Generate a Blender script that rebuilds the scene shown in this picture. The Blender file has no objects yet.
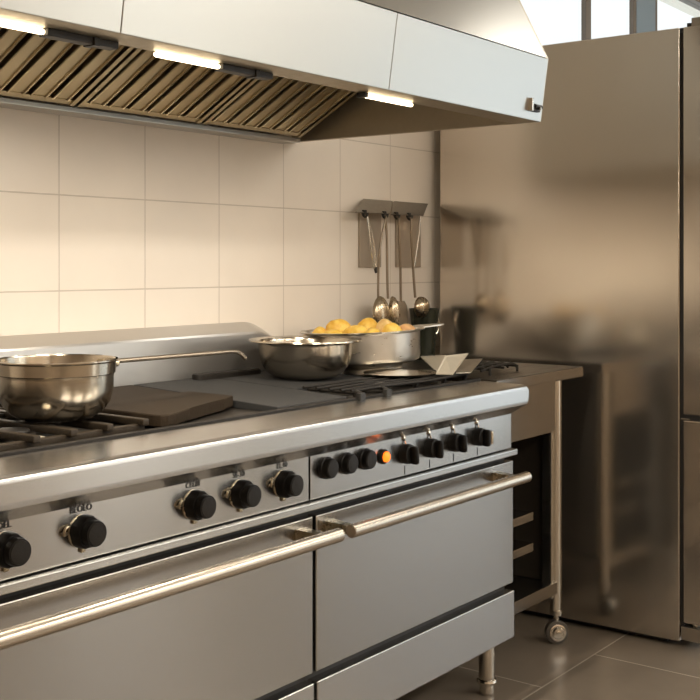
import bpy, bmesh, math, random
from mathutils import Vector, Matrix
random.seed(7)
C = bpy.context.scene.collection
SC = bpy.context.scene
ORI = {}                      # world origin of every object, for parenting

# ------------------------------------------------------------------ materials
def new_mat(name):
    m = bpy.data.materials.new(name); m.use_nodes = True
    nt = m.node_tree
    return m, nt, nt.nodes['Principled BSDF']

def plain(name, col, rough=.5, metal=0., spec=.5, bump=0., bscale=60., var=0.):
    m, nt, b = new_mat(name)
    b.inputs['Base Color'].default_value = (*col, 1); b.inputs['Roughness'].default_value = rough
    b.inputs['Metallic'].default_value = metal; b.inputs['Specular IOR Level'].default_value = spec
    if bump or var:
        tc = nt.nodes.new('ShaderNodeTexCoord'); n = nt.nodes.new('ShaderNodeTexNoise')
        n.inputs['Scale'].default_value = bscale; n.inputs['Detail'].default_value = 4
        nt.links.new(tc.outputs['Object'], n.inputs['Vector'])
        if bump:
            bp = nt.nodes.new('ShaderNodeBump'); bp.inputs['Strength'].default_value = bump; bp.inputs['Distance'].default_value = .002
            nt.links.new(n.outputs['Fac'], bp.inputs['Height']); nt.links.new(bp.outputs['Normal'], b.inputs['Normal'])
        if var:
            mx = nt.nodes.new('ShaderNodeMix'); mx.data_type = 'RGBA'
            mx.inputs['A'].default_value = (*[c*(1-var) for c in col], 1); mx.inputs['B'].default_value = (*[min(1, c*(1+var)) for c in col], 1)
            nt.links.new(n.outputs['Fac'], mx.inputs['Factor']); nt.links.new(mx.outputs['Result'], b.inputs['Base Color'])
    return m

def steel(name, col=(.60, .575, .54), rough=.28, aniso=0., tan=(0, 0, 1), scale=(4, 180, 180), rv=.06, wave=0., smudge=0., cv=0., metal=1., sms=26):
    """stainless steel; scale stretches the brushing noise; wave = gentle sheet waviness"""
    m, nt, b = new_mat(name)
    b.inputs['Metallic'].default_value = metal
    tc = nt.nodes.new('ShaderNodeTexCoord'); mp = nt.nodes.new('ShaderNodeMapping'); mp.inputs['Scale'].default_value = scale
    nt.links.new(tc.outputs['Object'], mp.inputs['Vector'])
    n = nt.nodes.new('ShaderNodeTexNoise'); n.inputs['Scale'].default_value = 1; n.inputs['Detail'].default_value = 3
    nt.links.new(mp.outputs['Vector'], n.inputs['Vector'])
    mr = nt.nodes.new('ShaderNodeMapRange')
    mr.inputs['From Min'].default_value = .3; mr.inputs['From Max'].default_value = .7
    mr.inputs['To Min'].default_value = rough-rv; mr.inputs['To Max'].default_value = rough+rv
    nt.links.new(n.outputs['Fac'], mr.inputs['Value']); nt.links.new(mr.outputs['Result'], b.inputs['Roughness'])
    mx = nt.nodes.new('ShaderNodeMix'); mx.data_type = 'RGBA'
    mx.inputs['A'].default_value = (*[c*(1-cv) for c in col], 1); mx.inputs['B'].default_value = (*[min(1, c*(1+cv)) for c in col], 1)
    nt.links.new(n.outputs['Fac'], mx.inputs['Factor'])
    last = mx.outputs['Result']
    if smudge:
        n3 = nt.nodes.new('ShaderNodeTexNoise'); n3.inputs['Scale'].default_value = sms; n3.inputs['Detail'].default_value = 5
        nt.links.new(tc.outputs['Object'], n3.inputs['Vector'])
        m3 = nt.nodes.new('ShaderNodeMix'); m3.data_type = 'RGBA'; m3.blend_type = 'MULTIPLY'; m3.inputs['Factor'].default_value = smudge
        cr = nt.nodes.new('ShaderNodeValToRGB'); cr.color_ramp.elements[0].position = .35; cr.color_ramp.elements[1].position = .65
        cr.color_ramp.elements[0].color = (.55, .5, .44, 1)
        nt.links.new(n3.outputs['Fac'], cr.inputs['Fac']); nt.links.new(last, m3.inputs['A']); nt.links.new(cr.outputs['Color'], m3.inputs['B'])
        last = m3.outputs['Result']
    nt.links.new(last, b.inputs['Base Color'])
    if aniso:
        b.inputs['Anisotropic'].default_value = aniso
        cv = nt.nodes.new('ShaderNodeCombineXYZ')
        for i in range(3): cv.inputs[i].default_value = tan[i]
        nt.links.new(cv.outputs['Vector'], b.inputs['Tangent'])
    if wave:
        n2 = nt.nodes.new('ShaderNodeTexNoise'); n2.inputs['Scale'].default_value = 2.2; n2.inputs['Detail'].default_value = 1
        nt.links.new(tc.outputs['Object'], n2.inputs['Vector'])
        bp = nt.nodes.new('ShaderNodeBump'); bp.inputs['Strength'].default_value = 1; bp.inputs['Distance'].default_value = wave
        nt.links.new(n2.outputs['Fac'], bp.inputs['Height']); nt.links.new(bp.outputs['Normal'], b.inputs['Normal'])
    return m

def emis(name, col, s):
    m, nt, b = new_mat(name)
    b.inputs['Base Color'].default_value = (*col, 1)
    b.inputs['Emission Color'].default_value = (*col, 1); b.inputs['Emission Strength'].default_value = s
    return m

def tiles(name, ax, off, w, h, mortar, c1, c2, cm, rough, offset=0., bumpd=.0015, var=.04):
    m, nt, b = new_mat(name)
    tc = nt.nodes.new('ShaderNodeTexCoord'); sp = nt.nodes.new('ShaderNodeSeparateXYZ'); cb = nt.nodes.new('ShaderNodeCombineXYZ')
    nt.links.new(tc.outputs['Object'], sp.inputs['Vector'])
    for i, a in enumerate(ax):
        ad = nt.nodes.new('ShaderNodeMath'); ad.operation = 'ADD'; ad.inputs[1].default_value = off[i]
        nt.links.new(sp.outputs[a], ad.inputs[0]); nt.links.new(ad.outputs[0], cb.inputs[i])
    br = nt.nodes.new('ShaderNodeTexBrick'); br.offset = offset; br.squash = 1
    br.inputs['Scale'].default_value = 1; br.inputs['Brick Width'].default_value = w; br.inputs['Row Height'].default_value = h
    br.inputs['Mortar Size'].default_value = mortar; br.inputs['Mortar Smooth'].default_value = .3
    br.inputs['Color1'].default_value = (*c1, 1); br.inputs['Color2'].default_value = (*c2, 1); br.inputs['Mortar'].default_value = (*cm, 1)
    nt.links.new(cb.outputs['Vector'], br.inputs['Vector'])
    n = nt.nodes.new('ShaderNodeTexNoise'); n.inputs['Scale'].default_value = 5; n.inputs['Detail'].default_value = 6
    nt.links.new(tc.outputs['Object'], n.inputs['Vector'])
    cr = nt.nodes.new('ShaderNodeMapRange'); cr.inputs['To Min'].default_value = 1-2*var; cr.inputs['To Max'].default_value = 1+var
    nt.links.new(n.outputs['Fac'], cr.inputs['Value'])
    mx = nt.nodes.new('ShaderNodeMix'); mx.data_type = 'RGBA'; mx.blend_type = 'MULTIPLY'; mx.inputs['Factor'].default_value = 1
    nt.links.new(br.outputs['Color'], mx.inputs['A']); nt.links.new(cr.outputs['Result'], mx.inputs['B'])
    nt.links.new(mx.outputs['Result'], b.inputs['Base Color']); b.inputs['Roughness'].default_value = rough
    bp = nt.nodes.new('ShaderNodeBump'); bp.invert = True; bp.inputs['Strength'].default_value = .6; bp.inputs['Distance'].default_value = bumpd
    nt.links.new(br.outputs['Fac'], bp.inputs['Height']); nt.links.new(bp.outputs['Normal'], b.inputs['Normal'])
    return m

M = {}
M['range'] = steel('brushed steel of the range', (.475, .455, .425), .22, .5, (0, 0, 1), (3, 160, 160), .0, wave=.002)
M['rail'] = steel('brushed steel of the front rail', (.55, .535, .51), .26, .4, (0, 0, 1), (3, 160, 160), .0)
M['hood'] = steel('brushed steel of the hood', (.50, .49, .455), .30, .3, (0, 0, 1), (4, 200, 200), .0)
M['endreflect'] = steel('hood end reflector sheet', (.66, .63, .57), .38, 0, (0, 0, 1), (4, 200, 200), .02, metal=.5)
M['guard'] = steel('satin back guard steel', (.60, .58, .55), .30, .3, (0, 0, 1), (5, 200, 200), .0, metal=.85)
M['fridge'] = steel('satin steel of the fridge', (.64, .585, .51), .17, .2, (0, 0, 1), (300, 4, 300), .0, wave=.003, metal=.96)
M['table'] = steel('steel of the work table', (.44, .42, .385), .24, .3, (0, 0, 1), (5, 220, 220), .02, wave=.003)
M['tabletop'] = steel('steel worktop with dark reflection tint', (.085, .074, .063), .32, 0, (0, 0, 1), (5, 200, 200), .06)  # dark brown reflection put into the worktop's base colour
M['pot'] = steel('polished steel cookware', (.50, .445, .36), .20, .45, (0, 0, 1), (40, 40, 300), .02)
M['oldpot'] = steel('dull spun aluminium', (.72, .70, .65), .33, 0, (0, 0, 1), (30, 30, 120), .06, smudge=.3, sms=11)
M['chrome'] = steel('bright steel', (.66, .62, .55), .18, 0, (0, 0, 1), (60, 60, 60), .0)
M['wire'] = steel('darkened steel wire', (.30, .25, .19), .34, 0, (0, 0, 1), (60, 60, 60), .04)
M['ladle'] = steel('dull ladle steel', (.46, .38, .27), .27, 0, (0, 0, 1), (60, 60, 60), .04)
M['rod'] = steel('warm satin steel bar', (.62, .54, .44), .26, 0, (0, 0, 1), (20, 200, 200), .0)
M['filter'] = steel('greasy filter steel', (.46, .385, .255), .30, .0, (0, 0, 1), (60, 60, 60), .02)
M['inner'] = steel('inner hood steel', (.47, .42, .33), .45, 0, (0, 0, 1), (60, 60, 60), .06)
M['rack'] = steel('rack steel', (.42, .38, .32), .38, 0, (0, 0, 1), (60, 60, 60), .06)
M['blade'] = steel('light satin steel blade', (.76, .71, .59), .42, 0, (0, 0, 1), (60, 60, 60), .04, smudge=.1, metal=.6)
M['bladed'] = steel('grey steel blade', (.52, .49, .43), .38, 0, (0, 0, 1), (60, 60, 60), .06, smudge=.4)
M['dark'] = plain('dark metal and gap shade', (.022, .020, .018), .45, 0, .4)
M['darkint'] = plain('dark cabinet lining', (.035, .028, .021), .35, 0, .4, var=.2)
M['deck'] = plain('blackened cooktop deck', (.026, .022, .018), .45, .2, .35, bump=.4, bscale=90, var=.3)
M['iron'] = plain('cast iron', (.022, .019, .016), .50, .2, .3, bump=.6, bscale=220, var=.25)
M['bar'] = plain('burnt iron bar', (.030, .022, .014), .5, .1, .3, bump=.5, bscale=150, var=.3)
M['griddle'] = plain('grey griddle iron', (.045, .045, .045), .65, 0, .2, bump=.9, bscale=420, var=.35)
M['hotplate'] = plain('brown seasoned hotplate', (.030, .021, .013), .65, 0, .12, bump=.5, bscale=260, var=.25)
M['knob'] = plain('black knob plastic', (.008, .007, .006), .38, 0, .2)
M['backp'] = plain('dull steel back plate', (.42, .36, .29), .5, .6)
M['jug'] = plain('dark glossy enamel', (.030, .034, .022), .18, .3, .6)
M['knobface'] = plain('worn knob face', (.017, .014, .011), .40, .1, .25, .5)
M['brass'] = steel('tarnished washer', (.40, .34, .24), .28, 0, (0, 0, 1), (60, 60, 60), .05)
M['print'] = plain('black print', (.015, .013, .011), .5)
M['orange'] = emis('orange indicator lens', (1., .17, .01), 1.6)
M['tube'] = emis('warm white lamp tube', (1., .82, .55), 5.)
M['panel'] = emis('added warm ceiling panel', (1., .93, .83), 23.)
M['panelsoft'] = emis('added dim ceiling panel', (1., .95, .87), 6.)  # for the extra panel added to brighten the canopy and rack wall
M['rubber'] = plain('dark grey wheel', (.11, .10, .085), .35, .6)
M['potato'] = None
M['gasket'] = plain('black rubber gasket', (.010, .009, .008), .5)
M['frame'] = plain('blue grey window frame', (.24, .31, .36), .4, 0, .5)
M['framed'] = plain('bronze window frame', (.16, .13, .10), .45)
M['white'] = plain('white plaster', (.78, .75, .70), .8)
M['warmwall'] = plain('warm painted wall', (.46, .36, .26), .7)
M['ceil'] = plain('white ceiling', (.88, .86, .82), .8)
M['eave'] = plain('cream roof eave', (.80, .77, .68), .7)
M['wall'] = tiles('cream wall tiles', (0, 2), (-2.558+.306*20, -1.228+.2565*20), .306, .2565, .0021, (.83, .76, .665), (.82, .745, .65), (.60, .53, .45), .30)
M['floor'] = tiles('taupe floor tiles', (0, 1), (-3.51+.74*10, -1.643+.45*10), .74, .45, .0035, (.175, .142, .108), (.165, .134, .102), (.33, .28, .22), .24, offset=.5, bumpd=.001, var=.12)

def potato_mat(name, c1, c2):
    m, nt, b = new_mat(name)
    tc = nt.nodes.new('ShaderNodeTexCoord'); n = nt.nodes.new('ShaderNodeTexNoise'); n.inputs['Scale'].default_value = 38; n.inputs['Detail'].default_value = 5
    nt.links.new(tc.outputs['Object'], n.inputs['Vector'])
    cr = nt.nodes.new('ShaderNodeValToRGB'); cr.color_ramp.elements[0].position = .36; cr.color_ramp.elements[1].position = .62
    cr.color_ramp.elements[0].color = (*c1, 1); cr.color_ramp.elements[1].color = (*c2, 1)
    nt.links.new(n.outputs['Fac'], cr.inputs['Fac']); nt.links.new(cr.outputs['Color'], b.inputs['Base Color'])
    b.inputs['Roughness'].default_value = .45; b.inputs['Subsurface Weight'].default_value = .08
    return m
M['pot_y'] = potato_mat('golden potato skin', (.80, .45, .045), (.96, .68, .15))
M['pot_p'] = potato_mat('pale potato skin', (.82, .52, .17), (.93, .70, .32))
M['pot_r'] = potato_mat('rosy potato skin', (.58, .30, .12), (.76, .46, .20))

def glass_mat():
    m, nt, b = new_mat('window glass')
    nt.nodes.remove(b)
    out = nt.nodes['Material Output']; tr = nt.nodes.new('ShaderNodeBsdfTransparent'); gl = nt.nodes.new('ShaderNodeBsdfGlossy')
    gl.inputs['Roughness'].default_value = .02; tr.inputs['Color'].default_value = (.95, .97, .97, 1)
    mx = nt.nodes.new('ShaderNodeMixShader')
    mx.inputs[0].default_value = .05; nt.links.new(tr.outputs[0], mx.inputs[1]); nt.links.new(gl.outputs[0], mx.inputs[2])
    nt.links.new(mx.outputs[0], out.inputs['Surface'])
    return m
M['glass'] = glass_mat()

# ------------------------------------------------------------------ mesh building
class MB:
    def __init__(s): s.bm = bmesh.new()
    def _bev(s, verts, b, seg):
        es = {e for v in verts for e in v.link_edges}
        bmesh.ops.bevel(s.bm, geom=list(es), offset=b, segments=seg, affect='EDGES', profile=.5)
    def box(s, x0, x1, y0, y1, z0, z1, bev=0., seg=2, rot=None):
        cx, cy, cz = (x0+x1)/2, (y0+y1)/2, (z0+z1)/2
        mt = Matrix.Translation((cx, cy, cz))
        if rot is not None: mt = mt @ rot
        mt = mt @ Matrix.Diagonal((x1-x0, y1-y0, z1-z0, 1))
        r = bmesh.ops.create_cube(s.bm, size=1, matrix=mt)
        if bev: s._bev(r['verts'], bev, seg)
        return s
    def ring(s, c, u, v, r, n):
        return [s.bm.verts.new(c + u*(r*math.cos(2*math.pi*i/n)) + v*(r*math.sin(2*math.pi*i/n))) for i in range(n)]
    def bridge(s, a, b):
        n = len(a)
        for i in range(n):
            try: s.bm.faces.new((a[i], a[(i+1) % n], b[(i+1) % n], b[i]))
            except ValueError: pass
    def rev(s, prof, origin, axis=(0, 0, 1), n=48, cap0=True, cap1=True, scal=None):
        """surface of revolution: prof = (radius, distance along axis)"""
        o = Vector(origin); ax = Vector(axis).normalized()
        u = ax.cross(Vector((0, 0, 1)) if abs(ax.z) < .9 else Vector((1, 0, 0))).normalized(); v = ax.cross(u)
        prev = first = None
        for r, h in prof:
            rg = s.ring(o+ax*h, u, v, max(r, 1e-4), n)
            if prev: s.bridge(prev, rg)
            else: first = rg
            prev = rg
        if cap0: s.bm.faces.new(list(reversed(first)))
        if cap1: s.bm.faces.new(prev)
        return s
    def cyl(s, p0, p1, r, r1=None, n=20, bev=0.):
        p0, p1 = Vector(p0), Vector(p1); L = (p1-p0).length; r1 = r if r1 is None else r1
        pr = [(r-bev, 0), (r, bev), (r1, L-bev), (r1-bev, L)] if bev else [(r, 0), (r1, L)]
        return s.rev(pr, p0, p1-p0, n)
    def tube(s, pts, r, n=10, flat=None):
        pts = [Vector(p) for p in pts]; prev = None; u = None
        rr = r if isinstance(r, (list, tuple)) else [r]*len(pts)
        for i, p in enumerate(pts):
            t = ((pts[min(i+1, len(pts)-1)]-p).normalized() + (p-pts[max(i-1, 0)]).normalized()).normalized()
            if u is None: u = t.cross(Vector((0, 0, 1)) if abs(t.z) < .9 else Vector((0, 1, 0))).normalized()
            else: u = (u - t*u.dot(t)).normalized()
            rg = s.ring(p, u, t.cross(u), rr[i], n)
            if prev: s.bridge(prev, rg)
            else: s.bm.faces.new(list(reversed(rg)))
            prev = rg
        s.bm.faces.new(prev)
        return s
    def loft(s, secs):
        prev = None
        for sec in secs:
            rg = [s.bm.verts.new(Vector(p)) for p in sec]
            if prev: s.bridge(prev, rg)
            else: s.bm.faces.new(list(reversed(rg)))
            prev = rg
        s.bm.faces.new(prev)
        return s
    def prism_x(s, prof, x0, x1, bev=0., seg=2):
        n0 = len(s.bm.verts)
        s.loft([[(x0, y, z) for y, z in prof], [(x1, y, z) for y, z in prof]])
        s.bm.verts.ensure_lookup_table()
        if bev: s._bev(s.bm.verts[n0:], bev, seg)
        return s
    def prism_z(s, prof, z0, z1, bev=0., seg=2):
        n0 = len(s.bm.verts)
        s.loft([[(x, y, z0) for x, y in prof], [(x, y, z1) for x, y in prof]])
        s.bm.verts.ensure_lookup_table()
        if bev: s._bev(s.bm.verts[n0:], bev, seg)
        return s
    def slab(s, quad, th):
        """sheet of thickness th under four corner points"""
        q = [Vector(p) for p in quad]; n = (q[1]-q[0]).cross(q[2]-q[0]).normalized()*th
        s.loft([q, [p+n for p in q]]); return s
    def done(s, name, mat, parent=None, loc=None, ang=35, smooth=True):
        bmesh.ops.remove_doubles(s.bm, verts=s.bm.verts, dist=1e-6)
        bmesh.ops.recalc_face_normals(s.bm, faces=s.bm.faces)
        o0 = Vector(loc) if loc is not None else (ORI[parent.name] if parent else Vector((0, 0, 0)))
        bmesh.ops.translate(s.bm, verts=s.bm.verts, vec=-o0)
        me = bpy.data.meshes.new(name); s.bm.to_mesh(me); s.bm.free()
        if smooth:
            me.shade_smooth(); me.set_sharp_from_angle(angle=math.radians(ang))
        me.materials.append(M[mat] if isinstance(mat, str) else mat)
        o = bpy.data.objects.new(name, me); C.objects.link(o)
        if parent:
            o.parent = parent; o.location = o0-ORI[parent.name]
        else: o.location = o0
        if smooth:
            wn = o.modifiers.new('weighted normals', 'WEIGHTED_NORMAL'); wn.keep_sharp = True; wn.weight = 100
        ORI[o.name] = o0
        return o

def tag(o, label, cat, group=None):
    o['label'] = label; o['category'] = cat
    if group: o['group'] = group
    return o
def thing(name, loc, label, cat, group=None):
    o = bpy.data.objects.new(name, None); C.objects.link(o); o.location = loc; o.empty_display_size = .05
    ORI[o.name] = Vector(loc); return tag(o, label, cat, group)
def struct(o, label, cat):
    o['kind'] = 'structure'; return tag(o, label, cat)
def area(name, loc, rot, sx, sy, power, col):
    l = bpy.data.lights.new(name, 'AREA'); l.shape = 'RECTANGLE'; l.size = sx; l.size_y = sy; l.energy = power; l.color = col
    o = bpy.data.objects.new(name, l); C.objects.link(o); o.location = loc; o.rotation_euler = rot; return o
def smoothpts(pts, k=4):
    """Catmull-Rom through pts"""
    P = [Vector(p) for p in pts]; P = [P[0]*2-P[1]]+P+[P[-1]*2-P[-2]]; out = []
    for i in range(1, len(P)-2):
        for j in range(k):
            t = j/k; a, b, c, d = P[i-1:i+3]
            out.append(.5*((2*b)+(c-a)*t+(2*a-5*b+4*c-d)*t*t+(3*b-a-3*c+d)*t**3))
    return out+[P[-2]]

# ------------------------------------------------------------------ room
WY = 2.45
struct(MB().box(-1.6, 7.8, -3.1, 2.6, -.1, 0).done('floor', 'floor'), 'glossy taupe tiled kitchen floor under the range and fridge', 'floor')
struct(MB().box(-1.6, 7.8, -3.1, 2.6, 3.0, 3.1).done('ceiling', 'ceil'), 'white ceiling above the kitchen', 'ceiling')
w = MB()
w.box(-1.6, 4.15, WY, 2.6, 0, 3.0).box(4.15, 7.8, WY, 2.6, 0, 2.15).box(4.15, 7.8, WY, 2.6, 2.92, 3.0).box(7.6, 7.8, WY, 2.6, 2.15, 2.92)
struct(w.done('wall_back', 'wall', smooth=False), 'cream tiled wall behind the range, large square-set tiles', 'wall')
struct(MB().box(-1.6, -1.5, -3.1, WY, 0, 3.0).done('wall_left', 'warmwall', smooth=False), 'warm painted side wall at the left end of the kitchen', 'wall')
# right wall with a wide window, front wall with a tall window
RW = (-2.9, .75, .04, 2.7)      # y0,y1,z0,z1
w = MB(); w.box(7.7, 7.8, -3.1, RW[0], 0, 3).box(7.7, 7.8, RW[1], WY, 0, 3).box(7.7, 7.8, RW[0], RW[1], 0, RW[2]).box(7.7, 7.8, RW[0], RW[1], RW[3], 3)
struct(w.done('wall_right', 'white', smooth=False), 'pale plaster wall at the right end with a wide window', 'wall')
FW = (3.9, 6.0, .04, 2.65)
struct(MB().box(-1.5, FW[0], -3.1, -3.0, 0, 3).box(FW[0], 5.05, -3.0, -2.975, 0, .95).done('wall_front_left', 'warmwall', smooth=False), 'warm painted wall with added low panel, toned for reflections in the range', 'wall')  # low panel added over the window foot, warm tone chosen for range reflections
w = MB(); w.box(FW[1], 7.7, -3.1, -3.0, 0, 3).box(FW[0], FW[1], -3.1, -3.0, 0, FW[2]).box(FW[0], FW[1], -3.1, -3.0, FW[3], 3)
struct(w.done('wall_front', 'white', smooth=False), 'pale plaster wall facing the range with a tall window', 'wall')

# clerestory window above the fridge
t = thing('window_1', (5.8, WY+.05, 2.15), 'high strip window above the fridge, bright panes with grey posts', 'window'); t['kind'] = 'structure'
f = MB(); f.box(4.15, 7.6, WY+.01, WY+.09, 2.15, 2.20).box(4.15, 7.6, WY+.01, WY+.09, 2.87, 2.92).box(4.15, 4.2, WY+.01, WY+.09, 2.2, 2.87).box(7.55, 7.6, WY+.01, WY+.09, 2.2, 2.87)
f.done('window_frame', 'framed', t)
MB().box(5.205, 5.265, WY+.03, WY+.058, 2.2, 2.87, .004).done('mullion', 'framed', t)
p = MB(); p.box(5.83, 6.09, WY+.03, WY+.06, 2.2, 2.87, .006); p.done('post', 'frame', t)
p = MB(); p.box(5.79, 5.83, WY+.032, WY+.058, 2.2, 2.87, .003).box(6.09, 6.12, WY+.032, WY+.058, 2.2, 2.87, .003); p.done('post_frame', 'framed', t)
for a, b in ((4.2, 5.205), (5.265, 5.79), (6.12, 7.55)): MB().box(a, b, WY+.045, WY+.053, 2.2, 2.87).done('pane', 'glass', t)
e = MB(); e.box(5.9, 14, 3.35, 3.42, 3.34, 3.55)
struct(e.done('trim_1', 'eave', smooth=False), 'cream roof eave outside the high window', 'eave')
# daylight windows behind and beside the camera
t = thing('window_2', (7.75, (RW[0]+RW[1])/2, RW[2]), 'wide daylight window in the right end wall', 'window'); t['kind'] = 'structure'
f = MB(); y0, y1, z0, z1 = RW
f.box(7.7, 7.78, y0, y0+.05, z0, z1).box(7.7, 7.78, y1-.05, y1, z0, z1).box(7.7, 7.78, y0, y1, z0, z0+.05).box(7.7, 7.78, y0, y1, z1-.05, z1).box(7.7, 7.78, (y0+y1)/2-.03, (y0+y1)/2+.03, z0, z1)
f.done('window_frame', 'frame', t); MB().box(7.74, 7.748, y0+.05, y1-.05, z0+.05, z1-.05).done('pane', 'glass', t)
t = thing('window_3', ((FW[0]+FW[1])/2, -3.05, FW[2]), 'tall daylight window in the wall facing the range', 'window'); t['kind'] = 'structure'
f = MB(); x0, x1, z0, z1 = FW
f.box(x0, x0+.05, -3.08, -3.0, z0, z1).box(x1-.05, x1, -3.08, -3.0, z0, z1).box(x0, x1, -3.08, -3.0, z0, z0+.05).box(x0, x1, -3.08, -3.0, z1-.05, z1).box((x0+x1)/2-.03, (x0+x1)/2+.03, -3.08, -3.0, z0, z1)
f.done('window_frame', 'frame', t); MB().box(x0+.05, x1-.05, -3.044, -3.036, z0+.05, z1-.05).done('pane', 'glass', t)

# ------------------------------------------------------------------ cooking range
RX0, RX1 = 1.02, 3.05
R = thing('cooking_range', (2.1, 2.05, 0), 'long stainless steel double oven cooking range with black knobs against the tiled wall', 'stove')
MB().box(RX0, RX1, 1.722, 2.44, .165, .90, .004).done('body', 'dark', R)  # body coloured dark so the gaps between panels look shaded
# cooktop deck
d = MB(); d.box(RX0, RX1, 1.80, 2.38, .895, .932, .002); d.done('cooktop', 'deck', R)
d = MB(); d.box(RX0, RX1, 1.806, 1.815, .93, .946, .002).box(RX0, RX1, 1.824, 1.833, .93, .944, .002)
d.done('edge_strip', 'iron', R)
# front rail (bullnose)
prof = [(1.722, .846), (1.698, .846), (1.652, .872), (1.640, .880), (1.637, .892), (1.637, .924), (1.641, .933), (1.652, .938), (1.80, .940), (1.80, .90), (1.722, .90)]
fr = MB(); n = 6; secs = []
def shrink(k):      # end rounding of the rail in the x-z plane
    out = []
    for y, z in prof:
        zc = .909; z2 = zc+(z-zc)*(1-k) if y < 1.70 else z
        out.append((y, z2))
    return out
for i in range(n+1):
    a = i/n*math.pi/2; secs.append([(RX0-.005+.008*(1-math.sin(a)), y, z) for y, z in shrink(.36*(1-math.sin(a if i else 0))*(1-i/n))])
for i in range(n+1):
    a = i/n*math.pi/2; secs.append([(3.037+.008*math.sin(a), y, z) for y, z in shrink(.20*(1-math.cos(a)))])
fr.loft(secs); fr.done('front_rail', 'rail', R, ang=28)
# control panels
for a, b in ((RX0, 2.079), (2.085, RX1)):
    MB().box(a, b, 1.70, 1.722, .7415, .868, .0015).done('control_panel', 'range', R)
MB().box(RX0, RX1+.012, 1.684, 1.722, .721, .7385, .003).done('lower_rail', 'rail', R)
# oven doors + handles
for a, b, ha, hb, br in ((1.026, 2.088, 1.05, 2.098, (1.11, 2.045)), (2.100, 3.052, 2.138, 3.007, (2.155, 2.95))):
    d = MB().box(a, b, 1.694, 1.722, .333, .704, .0035, 3).done('oven_door', 'range', R)
    h = MB(); zh = .669
    h.rev([(.012, 0), (.0165, .003), (.0165, hb-ha-.003), (.012, hb-ha)], (ha, 1.622, zh), (1, 0, 0), 24); hd = h.done('handle', 'rod', d)
    for bx in br:
        k = MB(); k.loft([[(bx-.022, 1.696, zh+.016), (bx+.012, 1.696, zh+.016), (bx+.012, 1.696, zh-.012), (bx-.022, 1.696, zh-.012)],
                [(bx-.008, 1.628, zh+.009), (bx+.014, 1.628, zh+.009), (bx+.014, 1.628, zh-.009), (bx-.008, 1.628, zh-.009)]])
        o = k.done('handle_bracket', 'brass', d); o['label'] = 'tarnished handle bracket'
for a, b in ((1.026, 2.088), (2.100, 3.052)):
    MB().box(a, b, 1.690, 1.722, .168, .311, .0035, 3).done('drawer_panel', 'rail', R)
# back guard with a rounded right shoulder
g = MB(); secs = []
xs = [RX0, 2.0, 2.66] + [2.66+.21*i/12 for i in range(1, 13)]
for x in xs:
    k = max(0, (x-2.66)/.21); dz = .075*(k*k*(3-2*k))
    secs.append([(x, 2.384, .90), (x, 2.384, 1.083-dz), (x, 2.387, 1.089-dz), (x, 2.440, 1.117-dz*.95), (x, 2.446, 1.117-dz*.95), (x, 2.446, .90)])
g.loft(secs); g.done('back_guard', 'guard', R, ang=25)
# feet
for x, y in ((2.993, 1.752), (RX0+.10, 1.785), (3.02-.085, 2.36), (RX0+.10, 2.36)):
    MB().rev([(.0245, .17), (.0245, .048), (.029, .046), (.031, .040), (.029, .034), (.0225, .032), (.0225, .004), (.019, 0)], (x, y, 0), (0, 0, 1), 24).done('foot', 'chrome', R)
# --- cooktop furniture
def gz(y): return .946+(y-1.84)/(2.37-1.84)*.022         # griddle surface slopes up to the wall
def plate(name, mat, x0, x1, y0, y1, th=.02):
    m = MB(); m.loft([[(x0, y0, gz(y0)-th), (x1, y0, gz(y0)-th), (x1, y0, gz(y0)), (x0, y0, gz(y0))], [(x0, y1, gz(y1)-th), (x1, y1, gz(y1)-th), (x1, y1, gz(y1)), (x0, y1, gz(y1))]])
    m._bev(m.bm.verts[:], .003, 2); return m.done(name, mat, R)
plate('griddle', 'griddle', 2.135, 2.418, 1.845, 2.37)
plate('griddle', 'griddle', 2.424, 2.80, 2.035, 2.37)
plate('hotplate', 'hotplate', 1.752, 2.128, 2.152, 2.37)
hp = MB(); hp.prism_z([(1.752, 2.146), (1.747, 1.875), (1.752, 1.855), (1.768, 1.848), (1.80, 1.855), (1.88, 1.893), (1.98, 1.930), (2.06, 1.955), (2.125, 1.985), (2.128, 2.146)], .938, .966, .004, 3)
hp.done('hotplate', 'hotplate', R)
# left burner
def burner(x, y, r):
    b = MB(); b.rev([(r*1.25, 0), (r*1.25, .006), (r, .010), (r, .016), (r*.95, .018)], (x, y, .932), n=32)
    o = b.done('burner', 'iron', R)
    c = MB(); c.rev([(r*.72, .018), (r*.74, .022), (r*.70, .026), (r*.2, .0275)], (x, y, .932), n=32); c.done('burner_cap', 'dark', o)
burner(1.45, 1.98, .052); burner(1.61, 2.22, .045); burner(1.29, 2.22, .045); burner(2.66, 1.93, .042); burner(2.90, 1.93, .042)
s = MB()
for x in (1.205, 1.30, 1.405, 1.505, 1.60, 1.70):
    y0 = 1.845 if x not in (1.405,) else 1.835
    s.box(x-.0095, x+.0095, y0, 2.36, .948, .964, .004)
s.box(1.19, 1.71, 1.86, 1.878, .936, .952, .003).box(1.19, 1.71, 2.335, 2.353, .936, .952, .003).box(1.19, 1.71, 2.10, 2.116, .936, .952, .003)
for x in (1.21, 1.69):
    for y in (1.868, 2.344): s.cyl((x, y, .93), (x, y, .95), .008, n=10)
s.done('pan_support', 'bar', R)
n_ = MB(); n_.rev([(.020, 0), (.020, .014), (.016, .018)], (1.452, 1.90, .932), n=6); o = n_.done('gas_jet', 'blade', R); o['label'] = 'pale hexagonal gas jet'
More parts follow.
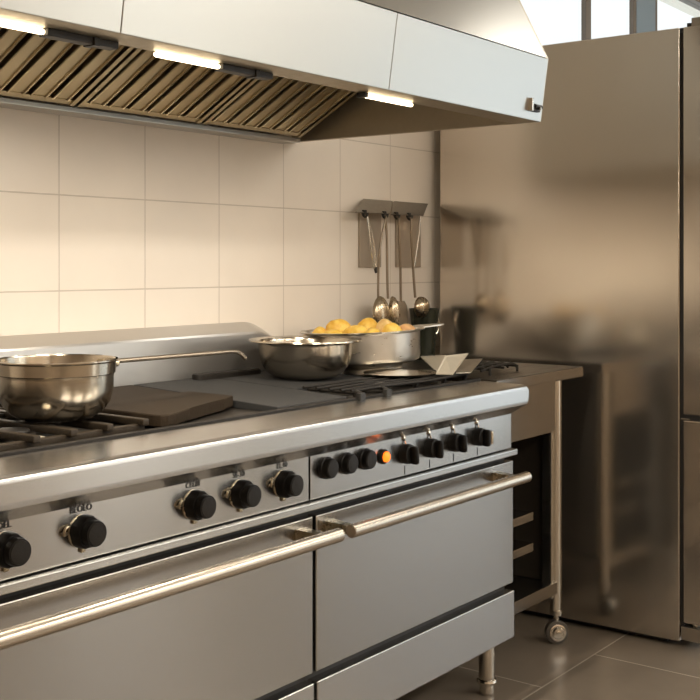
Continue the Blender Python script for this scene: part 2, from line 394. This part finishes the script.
# right burner supports : thin black rods
s = MB()
for i, y in enumerate((1.845, 1.88, 1.92, 1.965, 2.01)):
    s.tube([(2.44, y+.004, .957), (2.60, y, .959), (2.80, y-.006, .957), (3.035, y, .960)], .0045, 8)
for x in (2.46, 2.60, 2.75, 2.90, 3.02):
    s.tube([(x, 1.84, .951), (x, 2.015, .951)], .0045, 8); s.box(x-.005, x+.005, 1.843, 1.853, .931, .951); s.box(x-.005, x+.005, 2.0, 2.01, .931, .951)
s.done('pan_support', 'iron', R)
for x in (2.425, 2.545):
    k = MB(); k.box(x-.012, x+.012, 1.796, 1.812, .936, .958, .003).cyl((x, 1.798, .954), (x, 1.822, .962), .005, n=10); k.done('clip', 'dark', R)
# --- knobs
def txt(s_, x, z, h, y=1.6985, rot=0):
    cu = bpy.data.curves.new('print', 'FONT'); cu.body = s_; cu.size = h; cu.extrude = .0004; cu.align_x = 'CENTER'
    ob = bpy.data.objects.new('print', cu); C.objects.link(ob)
    bpy.context.view_layer.update()
    me = bpy.data.meshes.new_from_object(ob.evaluated_get(bpy.context.evaluated_depsgraph_get()))
    bpy.data.objects.remove(ob); bpy.data.curves.remove(cu)
    me.transform(Matrix.Translation((x, y, z)) @ Matrix.Rotation(math.pi/2, 4, 'X')); me.transform(Matrix.Translation(-ORI[R.name]))
    me.materials.clear(); me.materials.append(M['print'])
    o = bpy.data.objects.new('dial_print', me); C.objects.link(o); o.parent = R; ORI[o.name] = ORI[R.name]; o['label'] = 'small black printed dial marks'
for x, s_ in ((1.232, 'OEL'), (1.403, 'BEOEO'), (1.698, 'CEEBI'), (1.839, 'SE-30'), (1.984, 'EL.40')):
    z = .797
    wsh = MB(); wsh.rev([(.0315, 0), (.0315, .002), (.030, .003)], (x, 1.70, z), (0, -1, 0), 32)
    wsh.tube(smoothpts([(x-.030, 1.697, z+.016), (x-.043, 1.694, z+.012), (x-.046, 1.694, z+.001), (x-.036, 1.697, z+.002)], 3), .0028, 8)
    wsh.box(x-.006, x+.006, 1.694, 1.70, z-.040, z-.031, .002)  # bottom tab stands in for a brownish reflection below the knob
    o = wsh.done('washer', 'brass', R); o['label'] = 'tarnished brass-coloured washer, bottom tab standing in for a reflection'
    k = MB(); nseg = 40
    for a0, a1 in ((1.697, 1.676),):
        rings = []
        for yy, f_ in ((a0, 1.), (a0-.008, 1.), (a1, .97), (a1-.003, .90)):
            rg = [k.bm.verts.new((x+math.cos(2*math.pi*i/nseg)*.0305*f_*(1+(.035 if i % 8 < 5 else -.03)), yy, z+math.sin(2*math.pi*i/nseg)*.0305*f_*(1+(.035 if i % 8 < 5 else -.03)))) for i in range(nseg)]
            if rings: k.bridge(rings[-1], rg)
            rings.append(rg)
        k.bm.faces.new(rings[0]); k.bm.faces.new(rings[-1])
    kk = k.done('control_knob', 'knob', R)
    MB().rev([(.0215, .020), (.0215, .026), (.0245, .028), (.0245, .041), (.0235, .0435), (.0215, .044)], (x, 1.70, z), (0, -1, 0), 32).done('knob_cap', 'knob', kk)
    o = MB().rev([(.0212, .0435), (.0205, .0452), (.012, .0456), (.002, .0456)], (x, 1.70, z), (0, -1, 0), 32).done('knob_face', 'knobface', kk); o['label'] = 'dull grey worn knob face'
    txt(s_, x-.002, z+.037, .0165)
for x in (2.141, 2.220, 2.298):
    z = .811
    k = MB().rev([(.027, 0), (.027, .008), (.0245, .010), (.024, .021), (.0225, .0235)], (x, 1.70, z), (0, -1, 0), 32).done('control_knob', 'knob', R)
    MB().rev([(.021, .023), (.0205, .0252), (.012, .0258), (.002, .0258)], (x, 1.70, z), (0, -1, 0), 32).done('knob_face', 'knobface', k)
o = MB().rev([(.0195, 0), (.0195, .006), (.0165, .009), (.0135, .009)], (2.378, 1.70, .806), (0, -1, 0), 28).done('indicator_lamp', 'knob', R)
o2 = MB().rev([(.0135, .010), (.0135, .014), (.010, .018), (.004, .0195), (.001, .0197)], (2.378, 1.70, .806), (0, -1, 0), 24).done('lens', 'orange', o); o2['label'] = 'glowing orange lens'
for i, x in enumerate((2.478, 2.598, 2.720, 2.850)):
    z = .800; a = (math.radians(82), math.radians(86), math.radians(84), math.radians(90))[i]
    k = MB(); k.rev([(.0265, 0), (.0265, .013), (.0245, .021), (.020, .024)], (x, 1.70, z), (0, -1, 0), 32)
    kk = k.done('control_knob', 'knob', R)
    rot = Matrix.Rotation(a-math.pi/2, 4, 'Y')
    MB().box(x-.0085, x+.0085, 1.657, 1.680, z-.026, z+.023, .007, 3, rot).done('grip', 'knob', kk)
    scr = MB(); scr.rev([(.0065, 0), (.0065, .004), (.004, .006)], (x-.004, 1.70, z+.041), (0, -1, 0), 16).tube([(x-.004, 1.699, z+.04), (x-.002, 1.694, z+.026)], .0022, 8); scr.done('screw', 'chrome', R)
    MB().box(x-.001, x+.001, 1.699, 1.70, .745, z-.032).done('panel_mark', 'print', R)
    if i == 3:
        o = MB().box(x+.008, x+.022, 1.655, 1.676, z-.021, z+.019, .006, 3).done('end_cap', 'chrome', kk); o['label'] = 'chrome cap on the side of the knob'

# ------------------------------------------------------------------ extractor hood
HX0, HX1 = .56, 2.915
H = thing('range_hood', (1.75, 2.0, 1.68), 'large stainless steel extractor hood with lit underside above the range', 'range hood')
for a, b in ((HX0, 1.3485), (1.3497, 2.1645), (2.1657, HX1-.001)):
    MB().prism_x([(1.530, 1.705), (1.505, 1.882), (1.520, 1.884), (1.534, 1.712), (1.532, 1.705)], a, b, .0012, 1).done('fascia_panel', 'hood', H)
m = MB(); m.prism_x([(1.505, 1.884), (1.905, 2.665), (1.905, 2.70), (2.449, 2.70), (2.449, 2.69), (1.925, 2.69), (1.92, 2.66), (1.52, 1.884)], HX0, HX1-.012); m.done('canopy', 'hood', H)
for a, b in ((HX1-.012, HX1), (HX0-.012, HX0)):
    MB().prism_x([(1.531, 1.7055), (1.507, 1.884), (1.905, 2.665), (1.905, 2.70), (2.449, 2.70), (2.449, 1.7055)], a, b, .001, 1).done('end_panel', 'inner', H)
MB().prism_x([(1.531, 1.7055), (1.507, 1.884), (1.905, 2.665), (1.905, 2.70), (2.449, 2.70), (2.449, 1.7055)], HX1+.0005, HX1+.003).done('end_reflector', 'endreflect', H)  # added bright sheet, lightens the hood end mirrored in the fridge side
MB().box(HX0, HX1-.012, 1.5325, 1.612, 1.7055, 1.7115, .001).done('lip', 'inner', H)
g = MB(); g.box(HX0, HX1-.055, 2.372, 2.449, 1.696, 1.711, .003); g.done('grease_gutter', 'hood', H)
# plenum sheet behind the filters and baffle filters
MB().loft([[(HX0, 2.381, 1.752), (HX0, 1.74, 2.102), (HX0, 1.735, 2.093), (HX0, 2.376, 1.743)], [(HX1-.012, 2.381, 1.752), (HX1-.012, 1.74, 2.102), (HX1-.012, 1.735, 2.093), (HX1-.012, 2.376, 1.743)]]).done('plenum', 'dark', H)
def on(y, off):         # point on the filter slope, off = below it
    z = 1.714+(2.366-y)*.545; L = math.hypot(1, .545); return (y-.545/L*off*1, z-1/L*off)
mods = [2.855-.462*i for i in range(6)]
for i in range(5):
    b, a = mods[i]-.006, mods[i+1]+.006
    if a < HX0: a = HX0+.004
    ym0, ym1 = 2.366, 1.76
    fr_ = MB()
    for (p, q, off0, off1) in ((a, a+.014, .004, -.03), (b-.014, b, .004, -.03)):
        c = [on(ym0, off0), on(ym1, off0), on(ym1, off1), on(ym0, off1)]
        fr_.loft([[(p, *k) for k in c], [(q, *k) for k in c]])
    for y0, y1 in ((ym0, ym0-.016), (ym1+.016, ym1)):
        c = [on(y0, .0005), on(y1, .0005), on(y1, -.03), on(y0, -.03)]
        fr_.loft([[(a+.001, *k) for k in c], [(b-.001, *k) for k in c]])
    F = fr_.done('baffle_filter', 'filter', H)
    bf = MB(); nb = 6; x0, x1 = a+.018, b-.018; pit = (x1-x0)/nb
    for j in range(nb):
        g0 = x0+pit*j+.006; w1 = pit-.012
        top = [(g0, .024), (g0+.002, .000), (g0+.003, -.0065), (g0+.0055, -.0085), (g0+.008, -.0065), (g0+.009, -.002), (g0+.030, -.002), (g0+w1-.009, -.002), (g0+w1-.008, -.0065), (g0+w1-.0055, -.0085), (g0+w1-.003, -.0065), (g0+w1-.002, .000), (g0+w1, .024)]
        prof2 = top+[(x, o+.0018) for x, o in reversed(top)]
        A = [(x, *on(ym0-.014, -o_-.004)) for x, o_ in prof2]; B = [(x, *on(ym1+.014, -o_-.004)) for x, o_ in prof2]
        bf.loft([A, B])
    bf.done('baffles', 'filter', F)
    bk = MB(); c = [on(ym0-.012, -.026), on(ym1+.012, -.026), on(ym1+.012, -.030), on(ym0-.012, -.030)]
    bk.loft([[(a+.016, *k) for k in c], [(b-.016, *k) for k in c]]); bk.done('filter_back', 'dark', F)  # dark backing, puts the shade of the baffle slots into its colour
# lamps under the front lip
for xa, xb, xc in ((1.02, 1.243, 1.40), (1.497, 1.676, 1.828), (2.170, 2.372, None)):
    hz = MB()
    if xc: hz.box(xb-.002, xc, 1.592, 1.618, 1.692, 1.7055, .002).box(xb+(xc-xb)*.62, xb+(xc-xb)*.62+.012, 1.588, 1.62, 1.690, 1.7055, .001)
    else: hz.box(xa-.014, xa, 1.592, 1.618, 1.694, 1.7055, .002)
    o = hz.done('lamp_housing', 'dark', H); o['label'] = 'black lamp housing'
    area('hood_lamp', ((xa+xb)/2, 1.604, 1.691), (0, 0, 0), xb-xa, .014, 6., (1., .88, .72))
    t_ = MB(); t_.rev([(.0035, 0), (.0054, .004), (.0054, xb-xa-.008), (.004, xb-xa-.004)], (xa+.002, 1.604, 1.6992), (1, 0, 0), 16); l_ = t_.done('lamp_tube', 'tube', o); l_['label'] = 'glowing warm white lamp tube'
# catch on the right end of the fascia
c = MB(); c.box(2.842, 2.884, 1.514, 1.5285, 1.728, 1.747, .002); c.cyl((2.85, 1.515, 1.742), (2.888, 1.515, 1.742), .007, n=12); L_ = c.done('catch', 'dark', H)
c = MB(); c.box(2.832, 2.842, 1.512, 1.528, 1.728, 1.764, .002).cyl((2.862, 1.507, 1.736), (2.870, 1.507, 1.736), .005, n=10); o = c.done('catch_lever', 'chrome', L_); o['label'] = 'bright steel catch lever'

# ------------------------------------------------------------------ fridge
F = thing('fridge', (4.12, 1.9, 0), 'tall stainless steel two door fridge at the right end of the range', 'fridge')
FX0, FX1 = 3.74, 4.50
MB().box(FX0, FX1, 1.44, 2.40, .022, 2.10, .004, 3).done('cabinet', 'fridge', F)
MB().box(FX0+.012, FX1-.012, 1.426, 1.441, .05, 2.09).done('gasket', 'gasket', F)
d1 = MB().box(FX0, FX1, 1.335, 1.427, .792, 2.10, .004, 3).done('upper_door', 'fridge', F)
MB().box(FX0+.003, FX1-.003, 1.338, 1.40, 2.098, 2.128, .002).done('door_cap', 'rack', d1)
d2 = MB().box(FX0, FX1, 1.335, 1.427, .088, .772, .004, 3).done('lower_door', 'fridge', F)
MB().box(FX0+.006, FX1-.006, 1.345, 1.425, .773, .791).done('door_seam', 'gasket', F)
k = MB(); k.box(FX0+.001, FX0+.07, 1.405, 1.436, .7725, .779, .001); k.done('middle_hinge', 'chrome', F)
k = MB(); k.box(FX0+.004, FX0+.06, 1.385, 1.46, 2.085, 2.099, .002).cyl((FX0+.012, 1.41, 2.09), (FX0+.012, 1.41, 2.112), .008, n=12); k.done('top_hinge', 'dark', F)
k = MB(); k.box(FX0, FX0+.10, 1.36, 1.435, .03, .075, .002).box(FX0+.02, FX0+.05, 1.385, 1.40, .07, .09); k.done('bottom_hinge', 'rack', F)
MB().box(FX0+.02, FX1-.02, 1.49, 2.38, .010, .0215).done('plinth', 'gasket', F)
for x in (FX0+.07, FX1-.07):
    for y in (1.52, 2.33): MB().rev([(.028, 0), (.028, .012), (.015, .016), (.015, .0215)], (x, y, 0), n=20).done('foot', 'gasket', F)

# ------------------------------------------------------------------ work table
T = thing('work_table', (3.36, 2.1, 0), 'dark topped steel work table on casters between the range and the fridge', 'table')
TX0, TX1 = 3.064, 3.662
MB().box(TX0, TX1, 1.758, 2.44, .908, .942, .003, 2).done('tabletop', 'tabletop', T)
p = MB(); p.box(TX0, TX1, 1.7555, 1.7605, .907, .940, .0015); p.done('top_edge', 'table', T)
MB().box(TX0+.004, 3.50, 1.785, 1.80, .730, .908, .002).done('apron', 'table', T)
for y in (1.805, 2.40):
    q = MB(); q.rev([(.0215, 0), (.0215, .80)], (3.547, y, .108), n=28); q.box(3.492, 3.53, y-.006, y+.022, .16, .908, .002).box(3.492, 3.499, y-.012, y-.005, .16, .908, .001); q.done('leg', 'chrome', T)
    q = MB(); q.rev([(.013, 0), (.013, .908)], (TX0+.0135, y-.002, 0), n=18); q.done('leg', 'table', T)
s = MB(); s.box(TX0+.006, 3.54, 1.795, 2.42, .205, .212).box(TX0+.006, 3.53, 1.788, 1.80, .172, .214, .002); s.done('lower_shelf', 'table', T)
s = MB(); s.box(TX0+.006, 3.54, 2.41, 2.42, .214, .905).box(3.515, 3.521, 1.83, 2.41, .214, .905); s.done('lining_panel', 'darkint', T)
MB().box(3.5215, 3.527, 1.832, 2.41, .214, .905).done('side_panel', 'table', T)
for z in (.459, .356):
    r_ = MB(); r_.box(TX0+.01, 3.402, 1.812, 1.822, z-.016, z+.012, .002).box(TX0+.01, 3.40, 1.82, 2.0, z+.006, z+.012); r_.box(3.09, 3.115, 1.815, 1.83, z-.04, z-.014); r_.done('tray_ledge', 'table', T)
for x in (3.545,):
    for y in (1.80, 2.38):
        ax = Vector((-.72, -.69, 0)); c0 = Vector((x-.008, y-.004, .040))
        wl = MB(); wl.rev([(.030, -.016), (.039, -.013), (.040, -.006), (.040, .006), (.039, .013), (.030, .016)], c0, ax, 32)
        wo = wl.done('caster', 'rubber', T)
        hb = MB(); hb.rev([(.029, .0155), (.029, .019), (.024, .021), (.020, .0205), (.016, .026), (.010, .027), (.010, .031), (.005, .0325)], c0, ax, 28); hb.done('caster_hub', 'chrome', wo)
        fk = MB(); side = ax.cross(Vector((0, 0, 1)))
        for sg in (-1,):
            pc = c0+ax*(.019*sg)
            fk.tube([pc+Vector((0, 0, .0)), pc+Vector((0, 0, .04)), c0+Vector((0, 0, .062))], .005, 8)
        fk.cyl((x, y, .096), (x, y, .112), .021, n=20).cyl((x, y, .058), (x, y, .10), .009, n=14); fk.done('caster_fork', 'chrome', wo)

# ------------------------------------------------------------------ cookware on the range
sx, sy, sz = 1.580, 2.0, .9645
S = thing('saucepan', (sx, sy, sz), 'deep steel saucepan with a long thin handle on the left burner', 'pan')
b = MB(); b.rev([(.060, 0), (.080, .004), (.101, .017), (.116, .038), (.1225, .064), (.1235, .092), (.1245, .0985), (.1275, .1005), (.1285, .124), (.1325, .1275), (.1325, .1300), (.1275, .1300), (.1255, .126), (.1235, .1), (.1205, .09), (.1195, .064), (.113, .04), (.098, .020), (.077, .008), (.05, .005)], (sx, sy, sz), n=72); b.done('bowl', 'pot', S, ang=40)
h = MB(); h.tube(smoothpts([(sx+.128, sy-.002, 1.079), (sx+.19, sy, 1.078), (sx+.32, sy, 1.0775), (sx+.47, sy, 1.0765), (sx+.560, sy+.002, 1.0755), (sx+.588, sy+.002, 1.069), (sx+.608, sy+.002, 1.055)], 4), .0056, 10); hd = h.done('handle', 'wire', S)
h = MB(); h.box(sx+.120, sx+.152, sy-.013, sy+.009, 1.069, 1.087, .004).cyl((sx+.15, sy-.009, 1.074), (sx+.166, sy-.009, 1.074), .0075, n=14); h.done('handle_socket', 'brass', hd)

bx, by = 2.632, 2.165; bz = gz(by)
Bw = thing('mixing_bowl', (bx, by, bz), 'wide rimmed round steel bowl standing on the griddle', 'bowl')
b = MB(); b.rev([(.072, 0), (.092, .004), (.117, .020), (.132, .045), (.139, .075), (.141, .100), (.143, .106), (.166, .110), (.171, .112), (.170, .116), (.142, .113), (.137, .104), (.135, .075), (.128, .046), (.113, .024), (.09, .009), (.06, .005)], (bx, by, bz), n=72); b.done('bowl', 'pot', Bw, ang=40)

px, py, pz = 2.967, 2.195, .943
Pn = thing('serving_pan', (px, py, pz), 'wide round aluminium pan heaped with yellow potatoes', 'pan')
b = MB(); b.rev([(.115, 0), (.125, .003), (.125, .016), (.122, .022), (.130, .030), (.165, .036), (.180, .044), (.184, .058), (.186, .130), (.189, .135), (.202, .1375), (.203, .1405), (.187, .1405), (.182, .134), (.180, .098), (.02, .094)], (px, py, pz), n=80); b.done('pan_body', 'oldpot', Pn, ang=40)
h = MB(); hx = Vector((.80, -.60, 0)).normalized(); hx = Vector((.62, -.46, 0)).normalized(); sd = Vector((-hx.y, hx.x, 0)); c0 = Vector((px, py, pz+.139))
q = [(.192, .05), (.255, .035), (.277, .018), (.277, -.018), (.255, -.035), (.192, -.05)]
lo = [c0+hx*a+sd*b_ + Vector((0, 0, .0 + (a-.19)*.05)) for a, b_ in q]
h.loft([lo, [p+Vector((0, 0, .004)) for p in lo]]); h.done('lug_handle', 'oldpot', Pn)

# the pan sits a little askew on the rods
TILT = Matrix.Rotation(-math.radians(2.0), 3, Vector((.7965, .6046, 0)))
Pn.rotation_euler = TILT.to_euler(); Pn.location.z += .004
pots = [   # across, deep, long, wide, high, turn, material, what singles it out
 (-.152, -.030, .034, .026, .024, .1, 'pot_y', 'yellow potato at the far left of the heap, lowest of all beside the bowl'),
 (-.128, .040, .026, .028, .034, .3, 'pot_y', 'small round yellow potato second from the left, standing behind its neighbours'),
 (-.088, -.045, .037, .028, .030, -.2, 'pot_y', 'oval yellow potato third from the left, at the front of the heap'),
 (-.066, .042, .042, .034, .044, .2, 'pot_y', 'large golden potato left of the middle, highest of the left half'),
 (-.012, -.020, .042, .032, .036, -.35, 'pot_y', 'long golden potato in the middle of the heap, dipping to the right'),
 (.024, .062, .036, .034, .045, .4, 'pot_y', 'bulky yellow potato right of the middle, highest of the heap'),
 (.040, -.075, .024, .024, .033, .2, 'pot_y', 'little yellow potato tucked in front of the bulky high one'),
 (.082, .022, .032, .032, .044, .6, 'pot_p', 'pale tan potato third from the right end of the heap'),
 (.098, -.058, .033, .027, .036, -.3, 'pot_y', 'bright yellow oval potato second from the right end'),
 (.146, .005, .030, .029, .037, .2, 'pot_r', 'rosy tan potato at the far right of the heap'),
]
for i, (dx, dy, L, W, Hh, tr, mt, lab) in enumerate(pots):
    # offsets are along the camera-facing diagonal of the pan, turned by -37 degrees
    X = px+dx*.6046+dy*.7965; Y_ = py-dx*.7965+dy*.6046
    L *= 1.08; Hh *= .86; dx = dx*1.04-.008
    X = px+dx*.6046+dy*.7965; Y_ = py-dx*.7965+dy*.6046
    m = MB(); r = bmesh.ops.create_icosphere(m.bm, subdivisions=4, radius=1)
    rr = random.Random(i*13+5); ph = [rr.uniform(0, 6.28) for _ in range(6)]
    for v in m.bm.verts:
        p = v.co.copy(); k = 1+.05*math.sin(2.3*p.x+ph[0])+.05*math.sin(2.9*p.y+ph[1])+.04*math.sin(3.3*p.z+ph[2])+.018*math.sin(7*p.x+5*p.y+ph[3])+.012*math.sin(11*p.z+6*p.x+ph[4])
        v.co = Vector((p.x*L, p.y*W, p.z*Hh))*k
    lowz = min(v.co.z for v in m.bm.verts)
    bmesh.ops.rotate(m.bm, verts=m.bm.verts, cent=(0, 0, 0), matrix=Matrix.Rotation(-.92+tr, 3, 'Z'))
    bmesh.ops.translate(m.bm, verts=m.bm.verts, vec=(X, Y_, pz+.0955-lowz))
    o = tag(m.done('potato', mt, loc=(X, Y_, pz+.0955)), lab, 'potato', 'potatoes heaped in the round pan')
    o.rotation_euler = TILT.to_euler(); o.location = Vector((px, py, pz))+Vector((0, 0, .004))+TILT @ (Vector((X, Y_, pz+.0955))-Vector((px, py, pz)))

lx, ly, lz = 2.868, 1.985, .9645
Ld = thing('steel_plate', (lx, ly, lz), 'shallow round steel plate lying on the rods in front of the potato pan', 'plate')
b = MB(); b.rev([(.108, 0), (.113, .002), (.1135, .004), (.108, .0055), (.095, .006), (.06, .0105), (.02, .0135), (.004, .014)], (lx, ly, lz), n=64); b.done('plate', 'pot', Ld, ang=50)

# steel scraper blades leaning at the right end of the cooktop
def blade(name, quad, mat, lab):
    c = sum((Vector(p) for p in quad), Vector())/4; c.z = min(p[2] for p in quad)
    m = MB(); m.slab(quad, .003); tag(m.done(name, mat, loc=c, smooth=False), lab, 'scraper', 'scraper blades')
blade('scraper_blade', [(2.895, 1.872, .9660), (2.915, 1.825, .9655), (3.122, 1.895, 1.013), (3.000, 1.905, 1.012)], 'blade', 'pale steel scraper blade leaning in front, tallest of the three')
blade('scraper_blade', [(2.955, 1.838, .9660), (3.005, 1.815, .9655), (3.260, 1.925, .985), (3.130, 1.940, .989)], 'bladed', 'grey steel scraper blade leaning behind the pale one, nearer the fridge')
blade('scraper_blade', [(3.125, 2.02, .948), (3.190, 1.985, .948), (3.31, 2.10, .985), (3.215, 2.14, .985)], 'blade', 'pale steel scraper blade lying back beside the potato pan')

# black wire trivet on the work table
Tr = MB()
for i in range(4):
    y = 1.86+i*.036
    Tr.tube(smoothpts([(3.14, y, .958), (3.2, y, .966), (3.36, y+.012, .968), (3.40, y+.012, .950)], 3), .004, 8)
for x in (3.18, 3.27, 3.36): Tr.tube([(x, 1.85, .961), (x, 1.99, .961)], .004, 8); 
for x, y in ((3.18, 1.85), (3.36, 1.85), (3.18, 1.99), (3.36, 1.99)): Tr.cyl((x, y, .942), (x, y, .964), .004, n=8)
tag(Tr.done('wire_trivet', 'iron', loc=(3.27, 1.92, .942)), 'black wire trivet lying on the table right of the scraper blades', 'trivet')

# long black griddle press along the back guard
G = MB(); zg = gz(2.32)
prof = []
for i in range(9): a = math.pi/2+math.pi*i/8; prof.append((2.36+.022*math.cos(a), 2.338+.022*math.sin(a)))
prof += [(2.60, 2.316), (2.60, 2.36)]
G.loft([[(x, y, zg-.002+(y-2.32)*.04) for x, y in prof], [(x, y, zg+.012) for x, y in prof], [(2.36+(x-2.36)*.985, 2.338+(y-2.338)*.8, zg+.016) for x, y in prof]])
tag(G.done('grill_press', 'iron', loc=(2.47, 2.338, zg)), 'long black iron press lying along the back guard behind the bowl', 'press')

# dark jug behind the pan
J = thing('jug', (3.60, 2.375, .942), 'dark glossy metal jug standing behind the potato pan by the fridge', 'jug')
b = MB(); b.rev([(.036, 0), (.040, .004), (.046, .10), (.056, .185), (.058, .19), (.054, .19), (.043, .10), (.03, .006)], (3.592, 2.375, .942), n=40); b.done('body', 'jug', J)
b = MB(); b.tube(smoothpts([(3.644, 2.372, 1.118), (3.674, 2.368, 1.10), (3.677, 2.367, 1.05), (3.634, 2.372, 1.01)], 4), .0045, 8); b.done('handle', 'chrome', J)

# ------------------------------------------------------------------ utensil racks on the wall
def rack(xt0, xt1, xb0, xb1, hooks, pb, lab):
    r = thing('utensil_rack', ((xt0+xt1)/2, 2.44, 1.28), lab, 'utensil rack', 'utensil racks on the tiled wall')
    m = MB(); m.slab([(xb0, 2.374, 1.478), (xb1, 2.374, 1.480), (xt1, 2.442, 1.533), (xt0, 2.442, 1.533)], .003); m.done('slanted_ledge', 'rack', r, smooth=False)
    MB().box(pb[0], pb[1], 2.440, 2.4495, 1.288, 1.500, .001).done('back_plate', 'backp', r)
    for x in hooks:
        k = MB(); k.tube(smoothpts([(x, 2.383, 1.487), (x, 2.383, 1.474), (x, 2.374, 1.465), (x, 2.364, 1.470), (x, 2.362, 1.480)], 3), .0042, 8); k.box(x-.009, x+.009, 2.372, 2.384, 1.474, 1.490, .002); k.done('hook', 'dark', r)
rack(3.295, 3.478, 3.156, 3.363, (3.215, 3.335), (3.275, 3.405), 'left utensil rack, slanted steel ledge with a dull back plate')
rack(3.487, 3.719, 3.371, 3.583, (3.410, 3.492), (3.505, 3.668), 'right utensil rack, slanted steel ledge next to the fridge')
def P_(x, z, y=2.385): return (x, y, z)
# tongs on the first hook
t = thing('tongs', (3.25, 2.37, 1.27), 'thin steel tongs with a dark tip on the first hook of the left rack', 'tongs', 'hanging utensils')
for sx_, nm in ((-.012, 'arm'), (.012, 'arm')):
    MB().tube(smoothpts([(3.215, 2.366, 1.472), (3.238+sx_*.7, 2.366, 1.40), (3.258+sx_*.8, 2.368, 1.33), (3.272+sx_*.3, 2.370, 1.285)], 4), .0035, 8).done(nm, 'chrome', t)
MB().cyl((3.271, 2.370, 1.289), (3.275, 2.370, 1.268), .007, .004, n=12).done('tip', 'dark', t)
def utensil(name, hx, pts, head, lab, cat, r=.0048):
    t = thing(name, (pts[-1][0], 2.37, pts[-1][2]-.08), lab, cat, 'hanging utensils')
    MB().tube(smoothpts(pts, 5), r, 10).done('handle', 'wire', t)
    head(t)
def ladle_head(cx, cz, w, h, y=2.372):
    def f_(t):
        m = MB(); rings = []; n = 28
        for j in range(9):
            a = j/8*math.pi/2
            rg = [m.bm.verts.new((cx+w*math.cos(a)*math.cos(2*math.pi*i/n), y-.034*math.sin(a)*.9, cz+h*math.cos(a)*math.sin(2*math.pi*i/n))) for i in range(n)]
            if rings: m.bridge(rings[-1], rg)
            rings.append(rg)
        m.bm.faces.new(rings[-1])
        for j in range(8, -1, -1):
            a = j/8*math.pi/2
            rg = [m.bm.verts.new((cx+(w-.002)*math.cos(a)*math.cos(2*math.pi*i/n), y+.0005-.031*math.sin(a)*.9, cz+(h-.002)*math.cos(a)*math.sin(2*math.pi*i/n))) for i in range(n)]
            m.bridge(rings[-1], rg); rings.append(rg)
        m.bridge(rings[-1], rings[0]); m.done('ladle_bowl', 'ladle', t, ang=60)
    return f_
utensil('ladle', 3.330, [(3.335, 2.366, 1.473), (3.305, 2.366, 1.40), (3.290, 2.368, 1.32), (3.288, 2.370, 1.22), (3.290, 2.371, 1.175)], ladle_head(3.300, 1.118, .044, .068), 'left hanging ladle with a bent handle, widest head on the wall', 'ladle', .0042)
utensil('serving_spoon', 3.340, [(3.345, 2.380, 1.476), (3.350, 2.376, 1.40), (3.350, 2.374, 1.25), (3.352, 2.372, 1.175)], ladle_head(3.364, 1.118, .024, .066, 2.362), 'slim steel serving spoon hanging beside the left ladle', 'spoon')
def turner_head(t):
    m = MB(); m.loft([[(3.432-.02, 2.369, 1.165), (3.432+.02, 2.369, 1.165), (3.432+.02, 2.372, 1.165), (3.432-.02, 2.372, 1.165)], [(3.43-.043, 2.366, 1.145), (3.43+.036, 2.366, 1.145), (3.43+.036, 2.369, 1.145), (3.43-.043, 2.369, 1.145)], [(3.43-.043, 2.360, 1.055), (3.43+.036, 2.360, 1.055), (3.43+.036, 2.363, 1.055), (3.43-.043, 2.363, 1.055)]]); m.done('turner_blade', 'rack', t)
utensil('turner', 3.408, [(3.410, 2.366, 1.473), (3.414, 2.366, 1.40), (3.424, 2.368, 1.28), (3.432, 2.371, 1.16)], turner_head, 'steel turner with a dark flat blade on the first hook of the right rack', 'turner')
utensil('ladle', 3.489, [(3.492, 2.366, 1.473), (3.492, 2.366, 1.40), (3.505, 2.368, 1.30), (3.518, 2.366, 1.175)], ladle_head(3.522, 1.140, .042, .040, 2.345), 'small round copper-tinted ladle on the second hook of the right rack', 'ladle')
m = MB().tube(smoothpts([(3.556, 2.369, 1.478), (3.549, 2.370, 1.42), (3.532, 2.372, 1.34), (3.520, 2.373, 1.29)], 4), .0036, 8)
tag(m.done('skewer', 'chrome', loc=(3.535, 2.37, 1.29)), 'thin slanting steel skewer at the right end of the right rack', 'skewer', 'hanging utensils')

# ------------------------------------------------------------------ light
W = bpy.data.worlds.new('World'); SC.world = W; W.use_nodes = True
bg = W.node_tree.nodes['Background']; bg.inputs['Color'].default_value = (.97, .985, 1., 1); bg.inputs['Strength'].default_value = 1.0
area('daylight_right', (7.68, (RW[0]+RW[1])/2, (RW[2]+RW[3])/2), (0, math.radians(90), 0), RW[3]-RW[2], RW[1]-RW[0], 13, (.70, .86, 1.))
area('daylight_front', (4.475, -2.97, 1.80), (math.radians(90), 0, 0), 1.15, 1.7, 3.2, (1., .86, .64))
area('daylight_front_door', (5.525, -2.97, 1.345), (math.radians(90), 0, 0), .95, 2.6, 9., (1., .93, .82))
for x, y in ((.4, -1.9), (2.3, -1.9), (4.2, -1.9), (6.1, -1.9), (4.8, .9)):  # added unseen panels: front row brightens the room, the last the hood canopy
    cl = thing('added_ceiling_light', (x, y, 3.0), 'added ceiling light panel that brightens the room', 'ceiling light', 'added fill light panels')
    MB().box(x-.62, x+.62, y-.32, y+.32, 2.965, 3.0, .004).done('light_frame', 'white', cl)
    MB().box(x-.59, x+.59, y-.29, y+.29, 2.96, 2.966).done('diffuser', 'panel' if y < 0 else 'panelsoft', cl)

# ------------------------------------------------------------------ camera
cam = bpy.data.cameras.new('camera'); co = bpy.data.objects.new('camera', cam); C.objects.link(co)
co.location = (0, 0, 1.30); co.rotation_euler = (math.radians(90), 0, math.radians(37.2-90))
cam.sensor_width = 36; cam.lens = 1138*36/700; cam.shift_y = -86/700; cam.clip_start = .02
SC.camera = co
vs = SC.view_settings; vs.view_transform = 'Standard'; vs.look = 'None'; vs.exposure = .3; vs.gamma = 1.; vs.use_curve_mapping = False
